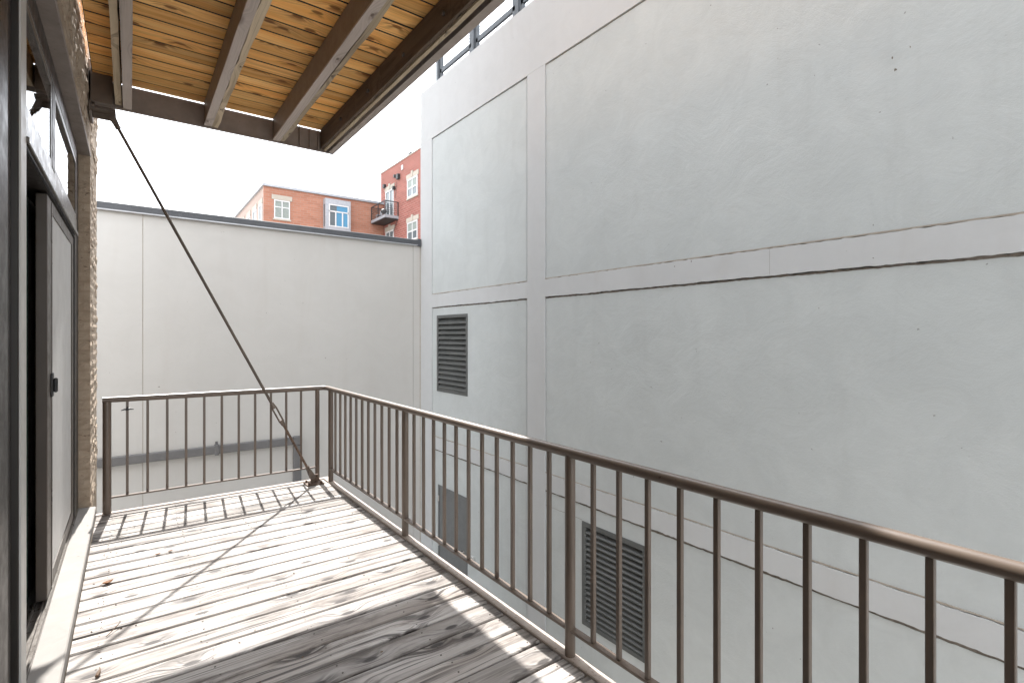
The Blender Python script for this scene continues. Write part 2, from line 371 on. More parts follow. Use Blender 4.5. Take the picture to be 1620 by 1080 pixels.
# ------------------------------------------------------------------ stucco building on the right (face at X = 4.6)
W = 4.6
rb = thing('stucco_building', (W, 5, -3.4), 'tall pale grey stucco building with recessed panels, filling the right side', 'building')
b = MB(); b.box(W + 0.172, 15, -9, 9.195, -3.4, 6.36); b.build('wall_core', M['joint'], rb, (W, 0, 0))
ZB = [(-3.4, -0.556), (-0.30, 2.117), (2.385, 5.342)]       # panel rows (bottom, top)
YC = [(-9.0, -0.75), (-0.36, 5.405), (5.815, 8.728)]         # panel columns
G = 0.014
def ragged_panel(y0, y1, z0, z1, seed, top_amp=0.007, bot_amp=0.004):
    n = max(20, int((y1 - y0) / 0.035))
    top = [(y, z1 + d) for y, d in jitter_line(y1, y0, n, top_amp, 0.45, seed)]
    bot = [(y, z0 + d) for y, d in jitter_line(y0, y1, n, bot_amp, 0.5, seed + 50)]
    m = MB(); m.prism(bot + top, 'X', W + 0.012, W + 0.17); return m
k = 0
LV = [(7.455, 8.545, 0.565, 1.98), (3.67, 4.69, -2.06, -0.75)]    # louvred vents (y0,y1,z0,z1)
DR = (7.455, 8.495, -3.38, -1.17)
def cut_panel(y0, y1, z0, z1, hole, seed):
    """a panel with a rectangular opening: four butted slabs in one mesh"""
    hy0, hy1, hz0, hz1 = hole; m = MB()
    def slab(a, b, c, d, ta, ba, s):
        q = ragged_panel(a, b, c, d, s, ta, ba); base = len(m.v); m.v += q.v; m.f += [tuple(i + base for i in f) for f in q.f]
    if z1 > hz1: slab(y0, y1, hz1, z1, 0.007, 0.0, seed)
    if z0 < hz0: slab(y0, y1, z0, hz0, 0.0, 0.004, seed + 1)
    slab(y0, hy0, hz0, hz1, 0.0, 0.0, seed + 2); slab(hy1, y1, hz0, hz1, 0.0, 0.0, seed + 3)
    return m
for ci, (y0, y1) in enumerate(YC):
    for ri, (z0, z1) in enumerate(ZB):
        k += 1
        gap_b = 0.010 if ri else 0.0
        if ci == 2 and ri == 1: m = cut_panel(y0 + G, y1 - 0.004, z0 + gap_b, z1, LV[0], k * 7)
        elif ci == 1 and ri == 0: m = cut_panel(y0 + 0.006, y1 - 0.008, z0, z1, LV[1], k * 7)
        elif ci == 2 and ri == 0: m = cut_panel(y0 + G, y1 - 0.004, z0, z1, DR, k * 7)
        else: m = ragged_panel(y0 + (0.006 if ci < 2 else G), y1 - (0.008 if ci < 2 else 0.004), z0 + gap_b, z1, k * 7)
        m.build('wall_panel', M['panel'], rb, (W, (y0 + y1) / 2, z0))
# trim bands: verticals run through, horizontals between them, edges chipped
for y0, y1 in [(-0.745, -0.365), (5.41, 5.805)]:
    n = 150; L = [(y0 + d, z) for z, d in jitter_line(-3.4, 5.36, n, 0.003, 0.4, int(y1 * 10))]
    Rr = [(y1 + d, z) for z, d in jitter_line(5.36, -3.4, n, 0.003, 0.4, int(y1 * 17))]
    MB().prism(L + Rr, 'X', W, W + 0.17).build('trim_band', M['band'], rb, (W, y0, 0))
n = 120; L = [(8.732 + d, z) for z, d in jitter_line(-3.4, 5.36, n, 0.002, 0.4, 5)]
MB().prism(L + [(9.2, 5.36), (9.2, -3.4)], 'X', W, W + 0.17).build('trim_band', M['band'], rb, (W, 9, 0))
for (z0, z1) in [(-0.530, -0.302), (2.140, 2.382)]:
    for (y0, y1) in [(-9, -0.745), (-0.365, 5.41), (5.805, 8.732)]:
        n = int((y1 - y0) / 0.035)
        bot = [(y, z0 + d) for y, d in jitter_line(y0, y1, n, 0.008, 0.5, int(y0 * 13 + z0 * 7))]
        top = [(y, z1 + d) for y, d in jitter_line(y1, y0, n, 0.006, 0.6, int(y0 * 3 + z0 * 11))]
        MB().prism(bot + top, 'X', W, W + 0.17).build('trim_band', M['band'], rb, (W, (y0 + y1) / 2, z0))
        # old filler left in the joints either side of the band
        m = MB()
        f1 = [(y, z0 - 0.005 + d) for y, d in jitter_line(y0, y1, n, 0.007, 0.8, int(y0 * 5 + z0 * 3))]
        m.prism(f1 + [(y1, z0 - 0.03), (y0, z0 - 0.03)], 'X', W + 0.016, W + 0.05)
        m.build('joint_filler', M['joint'], rb, (W, (y0 + y1) / 2, z0))
        f2 = [(y, z1 + 0.004 + d) for y, d in jitter_line(y0, y1, n, 0.004, 0.8, int(y0 * 9 + z0 * 5))]
        MB().prism(f2 + [(y1, z1 + 0.016), (y0, z1 + 0.016)], 'X', W + 0.006, W + 0.05).build('joint_filler', M['caulk'], rb, (W, (y0 + y1) / 2, z1))
m = MB(); m.box(W - 0.0006, W + 0.01, 2.2990, 2.3005, 2.15, 2.372); m.build('hairline_crack', M['joint'], rb, (W, 2.3, 2.2))
m = MB(); n = 30
pts = [(y_, -0.74 + d_) for y_, d_ in jitter_line(5.40, 4.7, n, 0.008, 0.7, 3)]
m.prism(pts + [(y_, z_ - 0.004) for y_, z_ in reversed(pts)], 'X', W + 0.0112, W + 0.02); m.build('hairline_crack', M['joint'], rb, (W, 5, -0.74))
for y_, z_, s_ in ((1.38, 3.70, 0.010), (1.36, 3.60, 0.012), (1.27, 3.73, 0.006), (3.3, 2.33, 0.007), (3.1, 2.36, 0.008), (1.5, 2.2, 0.006)):
    rr_ = random.Random(int(y_ * 100)); a_ = [(y_ + s_ * rr_.uniform(0.35, 1) * math.cos(q_), z_ + 1.5 * s_ * rr_.uniform(0.3, 1) * math.sin(q_)) for q_ in [i_ * 0.9 for i_ in range(7)]]
    MB().prism(a_, 'X', W + (0.0112 if z_ > 3 else -0.0008), W + 0.02).build('paint_chip', M['joint'], rb, (W, y_, z_))
# parapet above the top groove, and its cap
MB().box(W, W + 0.17, -9, 9.2, 5.362, 6.38).build('parapet', M['band'], rb, (W, 5, 5.36))
MB().box(W + 0.06, 15, -9, 9.19, 6.365, 6.385).build('roof', M['roof'], rb, (W, 5, 6.37))
# caulked corner against the back wall
n = 260; L = [(9.2 + d * 0.6, z) for z, d in jitter_line(-3.4, 3.42, n, 0.010, 0.6, 77)]
MB().prism(L + [(9.208, 3.42), (9.208, -3.4)], 'X', W - 0.012, W + 0.02).build('corner_caulk', M['caulk'], rb, (W, 9.2, 0))

def louver(y0, y1, z0, z1, n, fw=0.055):
    m = MB(); x0, x1 = W + 0.004, W + 0.165
    m.box(x0, x1, y0, y1, z0, z0 + fw); m.box(x0, x1, y0, y1, z1 - fw, z1)
    m.box(x0, x1, y0, y0 + fw, z0 + fw, z1 - fw); m.box(x0, x1, y1 - fw, y1, z0 + fw, z1 - fw)
    fr = m.build('louver_vent', M['louver'], rb, (W, (y0 + y1) / 2, z0), bevel=0.003)
    MB().box(W + 0.160, W + 0.168, y0 + fw, y1 - fw, z0 + fw, z1 - fw).build('duct_opening', M['dark'], fr, (W, (y0 + y1) / 2, z0))
    h = (z1 - z0 - 2 * fw) / (n + 0.3)
    proto = None
    for i in range(n):
        zc = z0 + fw + (i + 0.5) * h
        if proto is None:
            s = MB()
            # blade: high at the back, low at the front with a small folded lip
            s.prism([(W + 0.008, zc - 0.45 * h), (W + 0.008, zc - 0.22 * h), (W + 0.085, zc + 0.78 * h), (W + 0.088, zc + 0.70 * h), (W + 0.014, zc - 0.26 * h), (W + 0.012, zc - 0.45 * h)],
                    'Y', y0 + fw + 0.002, y1 - fw - 0.002)
            proto = s.build('slat', M['louver'], fr, (W, (y0 + y1) / 2, zc))
        else: copy_part(proto, fr, (W, (y0 + y1) / 2, zc))
louver(*LV[0], 14)
louver(*LV[1], 17, 0.06)
# steel door at the foot of the wall
y0, y1, z0, z1 = DR
d = MB(); d.box(W + 0.012, W + 0.05, y0 + 0.045, y1 - 0.045, z0 + 0.02, z1 - 0.05); d = d.build('door', M['door'], rb, (W, y0, z0), bevel=0.003)
f = MB(); f.box(W + 0.002, W + 0.052, y0, y0 + 0.04, z0, z1); f.box(W + 0.002, W + 0.052, y1 - 0.04, y1, z0, z1); f.box(W + 0.002, W + 0.052, y0 + 0.04, y1 - 0.04, z1 - 0.045, z1)
f.build('door_frame', M['door'], d, (W, y0, z0), bevel=0.002)
h = MB(); h.tube([(W + 0.012, 7.57, -2.13), (W - 0.045, 7.57, -2.13)], 0.016, 10); h.tube([(W - 0.045, 7.555, -2.13), (W - 0.045, 7.66, -2.13)], 0.012, 10)
h.build('handle', M['alu'], d, (W, 7.57, -2.13), smooth=True)
for zz in (-1.42, -2.25, -3.1):
    MB().tube([(W - 0.004, y1 - 0.043, zz - 0.05), (W - 0.004, y1 - 0.043, zz + 0.05)], 0.014, 8).build('hinge', M['alu'], d, (W, y1, zz))
MB().box(W - 0.03, W + 0.012, 7.235, 7.31, -2.19, -2.09, 0.006).build('junction_box', M['whitebox'], rb, (W, 7.27, -2.14))
MB().box(W - 0.035, W + 0.012, 6.86, 6.95, -2.60, -2.48, 0.006).build('junction_box', M['whitebox'], rb, (W, 6.9, -2.54))

# fence along the roof edge of the stucco building
XF = 4.75
rf = thing('roof_fence', (XF, 5, 6.385), 'dark metal fence with wire mesh panels along the roof edge of the stucco building', 'fence')
posts = [8.72, 7.46, 6.20, 4.94, 3.68, 2.42]
pm = None
for y in posts:
    if pm is None:
        pm = MB().box(XF - 0.045, XF + 0.045, y - 0.045, y + 0.045, 6.38, 7.75, 0.006).build('post', M['fence'], rf, (XF, y, 6.385))
    else: copy_part(pm, rf, (XF, y, 6.385))
MB().box(XF - 0.04, XF + 0.04, posts[-1] - 0.05, posts[0] + 0.05, 7.752, 7.80).build('top_rail', M['fence'], rf, (XF, 5, 7.75))
for a, c in zip(posts[:-1], posts[1:]):
    y1_, y0_ = a - 0.075, c + 0.075
    q = MB(); q.box(XF - 0.02, XF + 0.02, y0_, y1_, 6.60, 6.67); q.box(XF - 0.02, XF + 0.02, y0_, y1_, 7.62, 7.66)
    q.box(XF - 0.02, XF + 0.02, y0_, y0_ + 0.06, 6.47, 7.62); q.box(XF - 0.02, XF + 0.02, y1_ - 0.06, y1_, 6.47, 7.62)
    pf = q.build('panel_frame', M['fence'], rf, (XF, (a + c) / 2, 6.47))
    q = MB(); yy = y0_ + 0.06
    while yy < y1_ - 0.04: q.box(XF - 0.002, XF + 0.002, yy - 0.0025, yy + 0.0025, 6.52, 7.62); yy += 0.05
    zz = 6.55
    while zz < 7.6: q.box(XF + 0.002, XF + 0.006, y0_ + 0.04, y1_ - 0.04, zz - 0.0025, zz + 0.0025); zz += 0.05
    q.build('wire_mesh', M['fence'], pf, (XF, (a + c) / 2, 6.5), kind='stuff')

# ------------------------------------------------------------------ back wall closing the alley (face at Y = 9.21)
YB = 9.21
bw = thing('alley_wall', (1.5, YB, -3.4), 'smooth beige wall with dark metal coping closing the end of the alley', 'wall')
for x0, x1, nm in [(-7.0, 0.136, 0), (0.144, 4.44, 0)]:
    MB().box(x0, x1, YB, YB + 0.3, -3.4, 3.40).build('wall_panel', M['backwall'], bw, ((x0 + x1) / 2, YB, -3.4))
MB().box(0.12, 0.16, YB + 0.006, YB + 0.29, -3.39, 3.39).build('control_joint', M['caulk'], bw, (0.14, YB, 0))
MB().box(4.445, 4.585, YB - 0.008, YB + 0.3, -3.4, 3.40).build('pilaster', M['backwall'], bw, (4.5, YB, -3.4))
c = MB(); c.prism([(YB - 0.05, 3.375), (YB - 0.05, 3.475), (YB - 0.04, 3.485), (YB + 0.36, 3.50), (YB + 0.36, 3.375), (YB + 0.35, 3.375), (YB + 0.35, 3.402), (YB - 0.042, 3.402), (YB - 0.042, 3.375)], 'X', -7.0, 4.52)
c = c.build('coping', M['coping'], bw, (1, YB, 3.4))
MB().box(4.522, 4.59, YB - 0.055, YB + 0.36, 3.36, 3.505).build('coping_end', M['coping'], c, (4.55, YB, 3.4))
MB().box(-7, 4.52, YB - 0.054, YB - 0.0505, 3.366, 3.384).build('drip_edge', M['coping_lip'], c, (1, YB, 3.37))
# conduit on the wall
pc = thing('conduit', (2.25, YB, -0.13), 'grey square conduit running along the beige wall and turning down', 'conduit')
MB().box(-3.0, 2.20, YB - 0.075, YB - 0.006, -0.24, -0.115, 0.008).build('conduit_run', M['conduit'], pc, (0, YB, -0.18))
MB().box(2.205, 2.34, YB - 0.08, YB - 0.006, -0.25, -0.105, 0.01).build('elbow', M['conduit'], pc, (2.27, YB, -0.18))
MB().box(2.21, 2.335, YB - 0.075, YB - 0.006, -3.4, -0.255, 0.008).build('conduit_drop', M['conduit'], pc, (2.27, YB, -3.4))
q = MB(); q.box(1.045, 1.105, YB - 0.085, YB - 0.001, -0.26, -0.095, 0.006); q.tube([(1.075, YB - 0.04, -0.1), (1.075, YB - 0.04, -0.05)], 0.018, 8)
q.build('clamp', M['conduit'], pc, (1.075, YB, -0.18))

# ------------------------------------------------------------------ brick building on the left with the sliding door
FX = -0.285                                        # outer brick face
YJ = 5.90                                          # jamb face
fb = thing('brick_building', (FX, 4, -3.4), 'cream painted old brick building with bronze sliding glass door at the left', 'building')
m = MB(); m.box(-0.75, FX - 0.007, YJ + 0.007, 7.0, -3.4, 13.0); m.box(-0.75, FX - 0.007, -9, YJ + 0.007, 3.225, 4.75)
m.box(-0.75, FX - 0.012, -9, YJ + 0.012, -3.4, -0.30)
m.box(-0.75, -0.45, 5.93, 6.0, -0.3, 3.2)
m.build('mortar_wall', M['mortar'], fb, (FX, 4, 0))
MB().box(-0.75, FX - 0.004, -9, YJ + 0.007, 4.752, 13.0).build('upper_wall', M['upper'], fb, (FX, 4, 5))  # extra height added out of view to limit sky light on the right wall
def rough_brick(x0, x1, y0, y1, z0, z1, seed, amp=0.006, nx=2, ny=3, nz=2):
    """a worn brick: box whose faces are subdivided and pushed about, edges rounded"""
    rnd = random.Random(seed); m = MB(); idx = {}
    def vert(i, j, kk):
        if (i, j, kk) in idx: return idx[(i, j, kk)]
        ex = (i in (0, nx)) + (j in (0, ny)) + (kk in (0, nz)); inset = 0.006 if ex > 1 else 0.0
        def co(a, b, t, n): 
            q = a + (b - a) * t / n
            return q + (inset if t == 0 else -inset if t == n else 0) + rnd.uniform(-amp, amp)
        m.v.append((co(x0, x1, i, nx), co(y0, y1, j, ny), co(z0, z1, kk, nz))); idx[(i, j, kk)] = len(m.v) - 1
        return idx[(i, j, kk)]
    for i in range(nx):
        for j in range(ny):
            for kk in (0, nz): m.f.append((vert(i, j, kk), vert(i + 1, j, kk), vert(i + 1, j + 1, kk), vert(i, j + 1, kk)))
    for i in range(nx):
        for kk in range(nz):
            for j in (0, ny): m.f.append((vert(i, j, kk), vert(i + 1, j, kk), vert(i + 1, j, kk + 1), vert(i, j, kk + 1)))
    for j in range(ny):
        for kk in range(nz):
            for i in (0, nx): m.f.append((vert(i, j, kk), vert(i, j + 1, kk), vert(i, j + 1, kk + 1), vert(i, j, kk + 1)))
    return m
CH = 0.0875
protos = []
for s in range(4):
    protos.append(rough_brick(-0.09, 0.0, 0.0, 0.27 if s % 2 else 0.13, 0.005, CH - 0.004, s + 3, 0.0028))
zc = -0.02; i = 0; first = {}
rest = MB()
while zc < 3.2 - CH * 0.6:
    s = i % 4
    if s not in first:
        q = MB(); q.v = [(p[0] + FX, p[1] + YJ, p[2] + zc) for p in protos[s].v]; q.f = protos[s].f
        first[s] = q.build('brick', M['brick'], fb, (FX, YJ, zc))
    else: copy_part(first[s], fb, (FX, YJ, zc))
    # the rest of the pier, seen only as a grazing ragged face
    y = YJ + (0.28 if s % 2 else 0.14); j = 0
    while y < 6.98:
        q = rough_brick(FX - 0.06, FX + random.uniform(-0.004, 0.004), y, min(y + 0.26, 7.0), zc + 0.005, zc + CH - 0.004, i * 31 + j, 0.004, 1, 3, 2)
        base = len(rest.v); rest.v += q.v; rest.f += [tuple(a + base for a in f) for f in q.f]
        y += 0.27; j += 1
    zc += CH; i += 1
zc = 3.228; i = 0
while zc < 4.7:
    y = 1.2 - (0.135 if i % 2 else 0); j = 0
    while y < 6.98:
        q = rough_brick(FX - 0.06, FX + random.uniform(-0.008, 0.008), y, min(y + 0.262, 7.0), zc + 0.003, zc + CH - 0.003, i * 57 + j + 999, 0.006, 1, 4, 2)
        base = len(rest.v); rest.v += q.v; rest.f += [tuple(a + base for a in f) for f in q.f]
        y += 0.27; j += 1
    zc += CH; i += 1
rest.build('brickwork', M['brick'], fb, (FX, 6.4, 0), kind='stuff')
MB().box(-9, -1.65, 9.55, 24, -3.4, 15).build('sky_blocker', M['upper'], fb, (-5, 15, 0))  # unseen block added to cut the sky light on the right wall
# steel lintel over the opening
m = MB(); m.box(-0.44, FX - 0.002, -9, YJ + 0.06, 3.198, 3.222, 0.004)
m.build('lintel', M['lintel'], fb, (FX, 4, 3.2))
# sill board
m = MB(); m.prism([(-0.262, -0.02), (-0.250, 0.0), (-0.250, 0.068), (-0.256, 0.075), (-0.385, 0.082), (-0.385, -0.02)], 'Y', -3, YJ - 0.004)
m.build('sill', M['sill'], fb, (-0.3, 4, 0))
m = MB(); m.box(-0.70, -0.388, -3, YJ - 0.004, -0.02, 0.070)
m.build('inner_sill', M['inner_sill'], fb, (-0.5, 4, 0))

# window wall: frames, panes, sliding panel
TX = -0.36
ft = MB()                                          # tracks
for x in (-0.372, -0.392, -0.43): ft.box(x - 0.006, x + 0.003, 2.70, 5.84, 0.0835, 0.106)
ft.box(-0.445, -0.366, 2.70, 5.84, 0.0708 + 0.012, 0.089)
sd = MB()
# sliding door leaf: two stiles, head and foot rails
LX = -0.378
sd.box(LX - 0.05, LX, 3.88, 4.10, 0.11, 2.40, 0.004); sd.box(LX - 0.05, LX, 5.38, 5.50, 0.11, 2.40, 0.004)
sd.box(LX - 0.05, LX, 4.10, 5.38, 2.33, 2.40); sd.box(LX - 0.05, LX, 4.10, 5.38, 0.11, 0.19)
leaf = sd.build('sliding_door', M['brown_frame'], fb, (LX, 4.7, 0.1))
ft.build('track', M['bronze_light'], leaf, (TX, 4.3, 0.09))
MB().box(LX - 0.012, LX - 0.006, 4.10, 5.38, 0.19, 2.33).build('insect_screen', M['screen'], leaf, (LX, 4.7, 1))
e = MB(); e.box(LX - 0.004, LX + 0.004, 4.06, 4.085, 0.12, 2.39); e.build('edge_strip', M['bronze_light'], leaf, (LX, 4.07, 1))
e = MB(); e.box(LX + 0.0005, LX + 0.010, 4.02, 4.09, 1.24, 1.38, 0.003); e.box(LX + 0.0105, LX + 0.030, 4.045, 4.07, 1.265, 1.35, 0.006)
e.build('handle', M['black_metal'], leaf, (LX, 4.06, 1.3), smooth=True)
# fixed inner leaf
il = MB(); IX = -0.475
il.box(IX - 0.04, IX, 3.92, 4.14, 0.09, 2.40, 0.004); il.box(IX - 0.04, IX, 5.55, 5.88, 0.09, 2.40); il.box(IX - 0.04, IX, 4.14, 5.55, 2.3, 2.40); il.box(IX - 0.04, IX, 4.14, 5.55, 0.09, 0.2)
il = il.build('fixed_door', M['brown_frame'], fb, (IX, 4.7, 0.1))
MB().box(IX - 0.025, IX - 0.015, 4.14, 5.55, 0.2, 2.3).build('pane', M['glass'], il, (IX, 4.7, 1))
MB().box(IX + 0.001, IX + 0.008, 3.93, 3.96, 0.1, 2.39).build('edge_strip', M['glass_green'], il, (IX, 3.95, 1))
# jambs and mullion posts
frame = MB().box(-0.50, -0.372, 5.56, YJ - 0.004, 0.085, 3.19, 0.004).build('door_frame', M['bronze'], fb, (TX, 5.7, 0.1))   # far jamb
MB().box(-0.52, -0.385, 2.62, 2.84, 0.085, 3.19, 0.006).build('mullion', M['bronze'], frame, (TX, 2.7, 0.1))
MB().box(-0.52, TX, 2.34, 2.60, 0.085, 3.19, 0.006).build('mullion', M['bronze'], frame, (TX, 2.5, 0.1))
MB().box(-0.50, -0.372, -3, -2.9, 0.085, 3.19).build('mullion', M['bronze'], frame, (TX, -2.9, 0.1))
MB().box(-0.50, TX - 0.004, 2.845, 2.985, 0.085, 3.19, 0.004).build('mullion', M['bronze'], frame, (TX, 2.9, 0.1))
MB().box(TX - 0.0035, TX + 0.003, 2.855, 2.985, 0.085, 3.19).build('bounce_lit_strip', M['lit_trim'], frame, (TX, 2.9, 0.1))  # pale colour stands in for deck light bounced onto the mullion
MB().box(-0.383, TX - 0.004, 2.604, 2.616, 0.085, 3.19).build('mullion', M['bronze_light'], frame, (TX, 2.61, 0.1))
hd = MB(); hd.box(-0.50, -0.374, 2.99, 5.555, 2.415, 2.46); hd.build('door_head', M['bronze'], frame, (TX, 4.2, 2.4))
hd = MB(); hd.box(-0.372, TX, 2.99, 5.555, 2.455, 2.56, 0.006); hd.box(-0.366, TX + 0.012, 2.99, 5.555, 2.425, 2.452, 0.004)
hd.build('transom_rail', M['bronze_light'], frame, (TX, 4.2, 2.5))
hd = MB(); hd.box(-0.45, TX, -2.9, 2.335, 2.455, 2.56, 0.006); hd.build('transom_rail', M['bronze_light'], frame, (TX, 0, 2.5))
hd = MB(); hd.box(-0.45, -0.362, 2.99, 5.555, 3.06, 3.19, 0.004); hd.box(-0.45, -0.362, -2.9, 2.335, 3.06, 3.19, 0.004); hd.build('head_frame', M['bronze'], frame, (TX, 4, 3.1))
hd = MB(); hd.box(-0.40, -0.3615, 3.93, 4.07, 2.565, 3.055, 0.004); hd.build('transom_bar', M['bronze'], frame, (TX, 4, 2.8))
for y0, y1 in [(2.99, 3.928), (4.072, 5.555)]:
    q = MB(); a = -0.3635; bq = -0.386
    q.box(bq, a, y0, y0 + 0.035, 2.60, 3.02); q.box(bq, a, y1 - 0.035, y1, 2.60, 3.02); q.box(bq, a, y0, y1, 2.563, 2.60); q.box(bq, a, y0, y1, 3.02, 3.058)
    t_ = q.build('transom_window', M['bronze_light'], fb, (a, (y0 + y1) / 2, 2.6))
    MB().box(-0.374, -0.367, y0 + 0.035, y1 - 0.035, 2.60, 3.02).build('pane', M['glass'], t_, (a, (y0 + y1) / 2, 2.8))
q = MB(); q.box(-0.41, -0.372, 1.0, 1.12, 0.1, 2.45); q.box(-0.41, -0.372, -2.9, 2.335, 0.085, 0.2); q.box(-0.41, -0.372, -2.9, 2.335, 2.38, 2.452); q.box(-0.41, -0.372, 2.2, 2.335, 0.2, 2.38)
t_ = q.build('window', M['bronze'], fb, (TX, 0, 0.1))
MB().box(-0.394, -0.384, -2.9, 2.2, 0.2, 2.38).build('pane', M['glass'], t_, (TX, 0, 1)); MB().box(-0.394, -0.384, -2.9, 2.335, 2.563, 3.058).build('pane', M['glass'], t_, (TX, 0, 2.8))
# room behind the glass
q = MB(); q.box(-5.0, -4.9, -3, 7, -0.1, 3.3); q.box(-4.9, -0.76, 5.95, 6.05, 0, 3.3); q.box(-4.9, -0.53, -3.1, -3.0, 0, 3.3); q.box(-4.9, -0.45, -3, 5.95, 3.2, 3.3)
q.build('room_walls', M['inner_wall'], fb, (-3, 2, 0))
MB().box(-4.9, -0.705, -3, 5.95, -0.1, 0.03).build('room_floor', M['inner_floor'], fb, (-3, 2, 0))
# unseen slab added above the view to throw the shade on the near handrail
q = MB(); q.box(FX, 2.22, 5.45, 7.0, 7.35, 7.5); q.box(2.223, 2.26, 5.42, 7.1, 7.28, 7.56)
q.build('shade_slab', M['channel'], fb, (FX, 6, 7.4))

# ------------------------------------------------------------------ timber deck
dk = thing('timber_deck', (0.75, 3, 0), 'weathered grey timber balcony deck in sun and shade, boards running across', 'deck')
PITCH = 0.1645; X0, X1 = -0.246, 1.722
y = 5.835; i = 0; proto = None
rnd = random.Random(4)
nails = MB()
def board_mesh(x0, x1, w, z0, z1, seed):
    """one plank with rounded arrises and a slightly cupped, wavy edge"""
    r_ = random.Random(seed); n = 14; rings = []
    for i in range(n + 1):
        x = x0 + (x1 - x0) * i / n; e0 = r_.uniform(-0.0012, 0.0012); e1 = r_.uniform(-0.0012, 0.0012); c = 0.006
        rings.append([(x, e0, z0), (x, w + e1, z0), (x, w + e1, z1 - c), (x, w - c + e1, z1), (x, w * 0.5, z1 - 0.0018), (x, c + e0, z1), (x, e0, z1 - c)])
    return MB().quadstrip(rings)
plank_mesh = []
ys = []
while y > -0.9:
    w = PITCH - 0.0140
    yb = y - w
    if len(plank_mesh) < 6:
        bmx = board_mesh(X0, X1, w, -0.04, 0.0, i + 5); bmx.v = [(a, b_ + yb, c_) for a, b_, c_ in bmx.v]
        ob = bmx.build('deck_board', M['deck'], dk, (0.7, yb, 0.0)); plank_mesh.append(ob)
    else: ob = copy_part(plank_mesh[i % 6], dk, (0.7, yb, 0.0))
    ob.location.z += rnd.uniform(-0.0015, 0.0015) * SC; ob.rotation_euler = (0, 0, rnd.uniform(-0.0009, 0.0009))
    for xj in (-0.13, 0.33, 0.80, 1.26, 1.66):
        for dy in (0.035, w - 0.035):
            xx, yy = xj + rnd.uniform(-0.012, 0.012), yb + dy + rnd.uniform(-0.008, 0.008)
            nails.tube([(xx, yy, -0.004), (xx, yy, 0.0012)], 0.0048, 6)
    ys.append(yb); y -= PITCH; i += 1
MB().box(X0 + 0.004, X1 - 0.004, -0.9, 5.83, -0.032, -0.022).build('deck_gap_dark', M['dirt'], dk, (0.7, 3, -0.02))  # dark sheet added inside the board gaps to deepen their shade
nails.build('nail_heads', M['galv'], dk, (0.7, 3, 0), kind='stuff')
jm = None
for xj in (-0.13, 0.33, 0.80, 1.26, 1.62):
    if jm is None: jm = MB().box(xj - 0.025, xj + 0.025, -0.9, 5.80, -0.245, -0.042).build('joist', M['dark_joist'], dk, (xj, 3, -0.05))
    else: copy_part(jm, dk, (xj, 3, -0.05))
q = MB(); q.prism([(1.727, -0.006), (1.727, 0.006), (1.731, 0.010), (1.786, 0.010), (1.790, 0.006), (1.790, -0.27), (1.784, -0.27), (1.784, -0.006)], 'Y', -0.9, 5.89)
q.build('edge_channel', M['kerb'], dk, (1.76, 3, 0), bevel=0.0)
q = MB(); q.prism([(5.838, -0.006), (5.838, 0.006), (5.842, 0.009), (5.886, 0.009), (5.890, 0.005), (5.890, -0.27), (5.884, -0.27), (5.884, -0.006)], 'X', -0.25, 1.725)
q.build('edge_channel', M['kerb'], dk, (0.7, 5.87, 0))

# ------------------------------------------------------------------ railing
rl = thing('railing', (1.757, 3, 0), 'brown metal balcony railing with round handrail and thin square balusters', 'railing')
YR, XR = 5.862, 1.757
ZT = 1.018
MB().tube([(-0.205, YR, ZT + 0.006), (XR - 0.06, YR, ZT), (XR - 0.018, YR - 0.018, ZT), (XR, YR - 0.06, ZT), (XR, -0.9, ZT)], 0.0255, 20).build('handrail', M['rail'], rl, (XR, 3, 0), smooth=True)
def flat(x0, x1, y0, y1): return MB().box(x0, x1, y0, y1, 0.136, 0.150, 0.002)
flat(-0.165, 1.66, YR - 0.018, YR + 0.018).build('bottom_rail', M['rail'], rl, (0.7, YR, 0))
flat(XR - 0.020, XR + 0.020, -0.9, 5.68).build('bottom_rail', M['rail'], rl, (XR, 3, 0))
MB().tube([(-0.172, YR, 0.0), (-0.172, YR, ZT - 0.01)], 0.032, 18).build('post', M['rail'], rl, (-0.172, YR, 0), smooth=True)
MB().tube([(1.665, YR, -0.02), (1.665, YR, ZT - 0.01)], 0.0235, 16).build('post', M['rail'], rl, (1.665, YR, 0), smooth=True)
p0 = None
for y in (5.68, 3.785, 1.872, -0.04):
    if p0 is None: p0 = MB().tube([(XR, y, -0.06), (XR, y, ZT - 0.01)], 0.0265, 18).build('post', M['rail'], rl, (XR, y, 0), smooth=True)
    else: copy_part(p0, rl, (XR, y, 0))
p0 = None
bal = [(-0.026 + 0.1518 * i_, YR) for i_ in range(11)]
for a, c in ((5.68, 3.785), (3.785, 1.872), (1.872, -0.04), (-0.04, -0.96)):
    nseg = 12 if a > 0 else 5
    bal += [(XR, a + (c - a) * i_ / nseg) for i_ in range(1, nseg) if a + (c - a) * i_ / nseg > -0.88]
for x, y in bal:
    if p0 is None: p0 = MB().box(x - 0.0105, x + 0.0105, y - 0.0105, y + 0.0105, 0.151, ZT - 0.015, 0.002).build('baluster', M['rail'], rl, (x, y, 0.15))
    else:
        q = copy_part(p0, rl, (x, y, 0.15)); q.rotation_euler.z = rnd.uniform(-0.06, 0.06)

